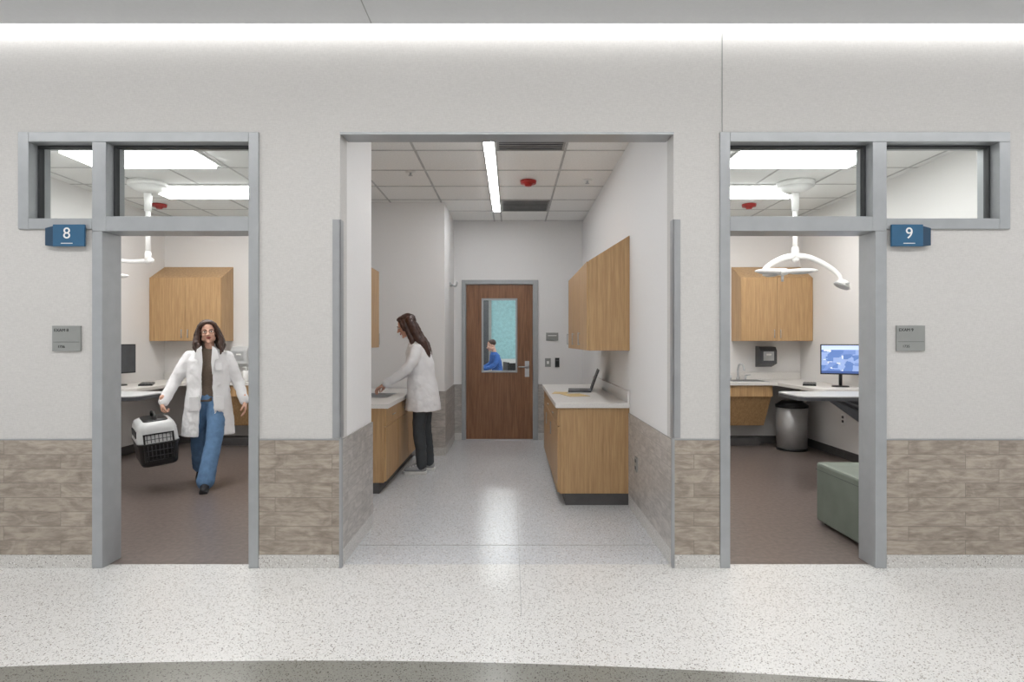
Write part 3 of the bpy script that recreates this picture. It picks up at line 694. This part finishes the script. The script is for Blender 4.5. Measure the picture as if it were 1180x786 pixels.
# ---- woman at sink
e=empty('woman_at_sink',(-.985,6.32,0),(0,0,math.radians(-90)))
HM=Matrix.Translation((.0,-.130,1.535))@Matrix.Rotation(math.radians(22),4,'X')@Matrix.Rotation(math.radians(8),4,'Z')@Matrix.Scale(.96,4)
head(e,HM,HAIR2)
b=MB(); b.M=HM
b.ell((0,.034,.046),(.088,.096,.090),HAIR2); b.ell((0,-.02,.095),(.066,.055,.032),HAIR2)
b.M=Matrix.Identity(4)
for x in (-.06,-.02,.03,.07):
    b.smoothchain([(x,-.09,1.60),(x*1.1,-.045,1.52),(x*1.2,.0,1.43),(x*1.3,.065,1.34),(x*1.2,.100,1.25),(x,.115,1.18)],[.04,.047,.045,.044,.034,.010],HAIR2)
b.smoothchain([(.07,-.14,1.59),(.088,-.12,1.52),(.085,-.09,1.45),(.10,-.055,1.38),(.11,-.05,1.30)],[.02,.022,.026,.03,.010],HAIR2)
b.smoothchain([(.05,-.205,1.60),(.082,-.17,1.56),(.088,-.14,1.50)],[.012,.018,.02],HAIR2)
b.blob('hair',e,.006,2,.012,.03)
b=MB(); bodyloft(b,[(0,.03,.14,.10,.80),(0,.03,.13,.09,.95),(0,.01,.14,.10,1.12),(0,-.005,.15,.095,1.25),(0,-.02,.11,.07,1.33),(0,-.04,.055,.052,1.38),(0,-.055,.05,.05,1.42)],SLACK); b.blob('shirt',e,.008,3)
b=MB(); b.ell((0,.03,.87),(.145,.11,.11),SLACK)
b.smoothchain([(.075,.03,.85),(.08,.03,.65),(.085,.015,.47),(.09,.035,.28),(.095,.045,.085)],[.092,.080,.066,.060,.054],SLACK)
b.smoothchain([(-.075,.03,.85),(-.08,.05,.65),(-.08,.055,.47),(-.085,.08,.28),(-.085,.10,.085)],[.092,.080,.066,.060,.054],SLACK)
b.blob('trousers',e,.008,4,.014,.06)
for nm,x,y in (('shoe_left',.095,.04),('shoe_right',-.085,.10)):
    b=MB(); b.chain([(x,y,.09),(x,y+.01,.055)],[.038,.040],SHG); b.smoothchain([(x,y+.02,.052),(x,y-.07,.055),(x,y-.15,.042)],[.038,.040,.028],SHG); b.blob(nm,e,.006,2)
    b=MB(); b.prism([(x-.036,y+.06),(x+.036,y+.06),(x+.040,y-.08),(x+.034,y-.165),(x,y-.19),(x-.034,y-.165),(x-.040,y-.08)],'z',0,.028,SHW); 
    for k in range(3): b.cyl((x-.03,y-.05-.03*k,.092-.008*k),(x+.03,y-.05-.03*k,.092-.008*k),.005,.005,SHW,8)
    b.obj(nm+'_sole',e,bevel=.004)
b=MB(); coatbody(b,[(0,.045,.215,.190,.655,.30),(0,.045,.20,.175,.78,.24),(0,.04,.185,.158,.90,.18),(0,.03,.170,.142,1.02,.15),(0,.015,.178,.142,1.15,.15),(0,.0,.190,.132,1.26,.2),(0,-.012,.168,.105,1.32,.3),(0,-.028,.115,.080,1.36,.45),(0,-.04,.078,.068,1.39,.6),(0,-.045,.070,.066,1.425,.9)])
b.smoothchain([(.155,.0,1.295),(.205,-.03,1.19),(.215,-.09,1.09),(.185,-.20,1.01),(.15,-.31,.94)],[.064,.060,.054,.047,.042],COAT)
b.smoothchain([(-.155,.0,1.295),(-.20,-.03,1.19),(-.21,-.09,1.09),(-.17,-.21,1.01),(-.12,-.33,.95)],[.064,.060,.054,.047,.042],COAT)
b.blob('lab_coat',e,.008,3,.018,.07)
def look(frm,to):
    z=(Vector(frm)-Vector(to)).normalized()
    y=Vector((0,0,1)); y=(y-z*y.dot(z)).normalized(); x=y.cross(z)
    M=Matrix.Identity(4)
    for i in range(3): M[i][0]=x[i];M[i][1]=y[i];M[i][2]=z[i];M[i][3]=frm[i]
    return M
M=look((.14,-.335,.925),(.11,-.44,.872)); hand(e,M@Matrix.Scale(.92,4),(.35,.5,.4),'hand_left')
M=look((-.11,-.35,.935),(-.08,-.45,.875)); hand(e,M@Matrix.Diagonal((-.92,.92,.92,1)),(.35,.5,.4),'hand_right')

# ---- seated man beyond door
e=empty('man_seated',(-.36,13.0,0),(0,0,math.radians(-75)))
HM=Matrix.Translation((0,-.09,1.28))@Matrix.Rotation(math.radians(15),4,'X'); head(e,HM,HAIR1)
b=MB(); b.M=HM; b.ell((0,.03,.055),(.084,.09,.082),HAIR1); b.blob('hair',e,.008,2)
b=MB(); bodyloft(b,[(0,.05,.17,.12,.50),(0,.05,.16,.12,.70),(0,.01,.19,.12,.95),(0,-.02,.19,.10,1.08),(0,-.03,.07,.06,1.14)],BSH)
for s in (-1,1): b.smoothchain([(s*.18,-.02,1.06),(s*.22,-.05,.90),(s*.2,-.22,.80),(s*.14,-.40,.80)],[.06,.055,.045,.04],BSH)
b.blob('shirt',e,.01,3,.015,.06)
b=MB(); b.ell((0,.05,.52),(.17,.13,.1),SLACK)
for s in (-1,1): b.smoothchain([(s*.09,.02,.53),(s*.10,-.22,.54),(s*.10,-.42,.52),(s*.10,-.42,.28),(s*.10,-.40,.08)],[.09,.08,.065,.055,.048],SLACK)
b.blob('trousers',e,.01,3)
b=MB()
for s in (-1,1): b.smoothchain([(s*.1,-.37,.04),(s*.1,-.46,.045),(s*.1,-.56,.03)],[.038,.04,.03],SHB)
b.obj('shoes',e)
for s in (-1,1): hand(e,look((s*.14,-.42,.80),(s*.12,-.55,.78))@Matrix.Diagonal((s,1,1,1)),(.2,.3,.2),'hand')
e=empty('office_chair',(-.36,13.0,0),(0,0,math.radians(-75)))
b=MB(); b.box(-.23,.23,-.2,.24,.38,.43,BLACK); b.box(-.21,.21,.22,.26,.50,.92,BLACK); b.box(-.03,.03,.24,.27,.40,.55,BLACK); b.cyl((0,.02,.08),(0,.02,.38),.03,.03,DARKG)
for k in range(5):
    t=k*2*math.pi/5; b.chain([(0,.02,.09),(.27*math.cos(t),.02+.27*math.sin(t),.05)],.018,BLACK); b.ell((.27*math.cos(t),.02+.27*math.sin(t),.028),.028,BLACK)
b.obj('seat_and_base',e,bevel=.006)
b=MB(); b.box(-1.35,-.97,12.6,13.6,.72,.75,TOP)
for x in (-1.33,-.99):
    for y in (12.65,13.55): b.cyl((x,y,0),(x,y,.72),.02,.02,STEEL,10)
b.obj('work_table')
b=MB(); b.box(-.2,.7,14.0,14.6,.72,.75,TOP)
for x in (-.15,.65):
    for y in (14.05,14.55): b.cyl((x,y,0),(x,y,.72),.02,.02,STEEL,10)
b.obj('cafe_table')
for cx in (.10,.60):
    b=MB(); b.box(cx-.2,cx+.2,13.55,13.95,.43,.46,BLACK); b.box(cx-.2,cx+.2,13.53,13.56,.5,.88,BLACK)
    for x in (cx-.18,cx+.18):
        for y in (13.55,13.93): b.cyl((x,y,0),(x,y,.5),.012,.012,STEEL,8)
    b.obj('side_chair')

# ---------------------------------------------------------------- world + camera
w=bpy.data.worlds.new('world'); scene.world=w; w.use_nodes=True
w.node_tree.nodes['Background'].inputs[0].default_value=(.95,.97,1,1); w.node_tree.nodes['Background'].inputs[1].default_value=.95
cd=bpy.data.cameras.new('camera'); cam=bpy.data.objects.new('camera',cd); COL.objects.link(cam)
cd.sensor_width=36; cd.lens=690/1180*36; cam.location=(0,0,1.38); cam.rotation_euler=(math.pi/2,0,0); cd.clip_end=100
scene.camera=cam
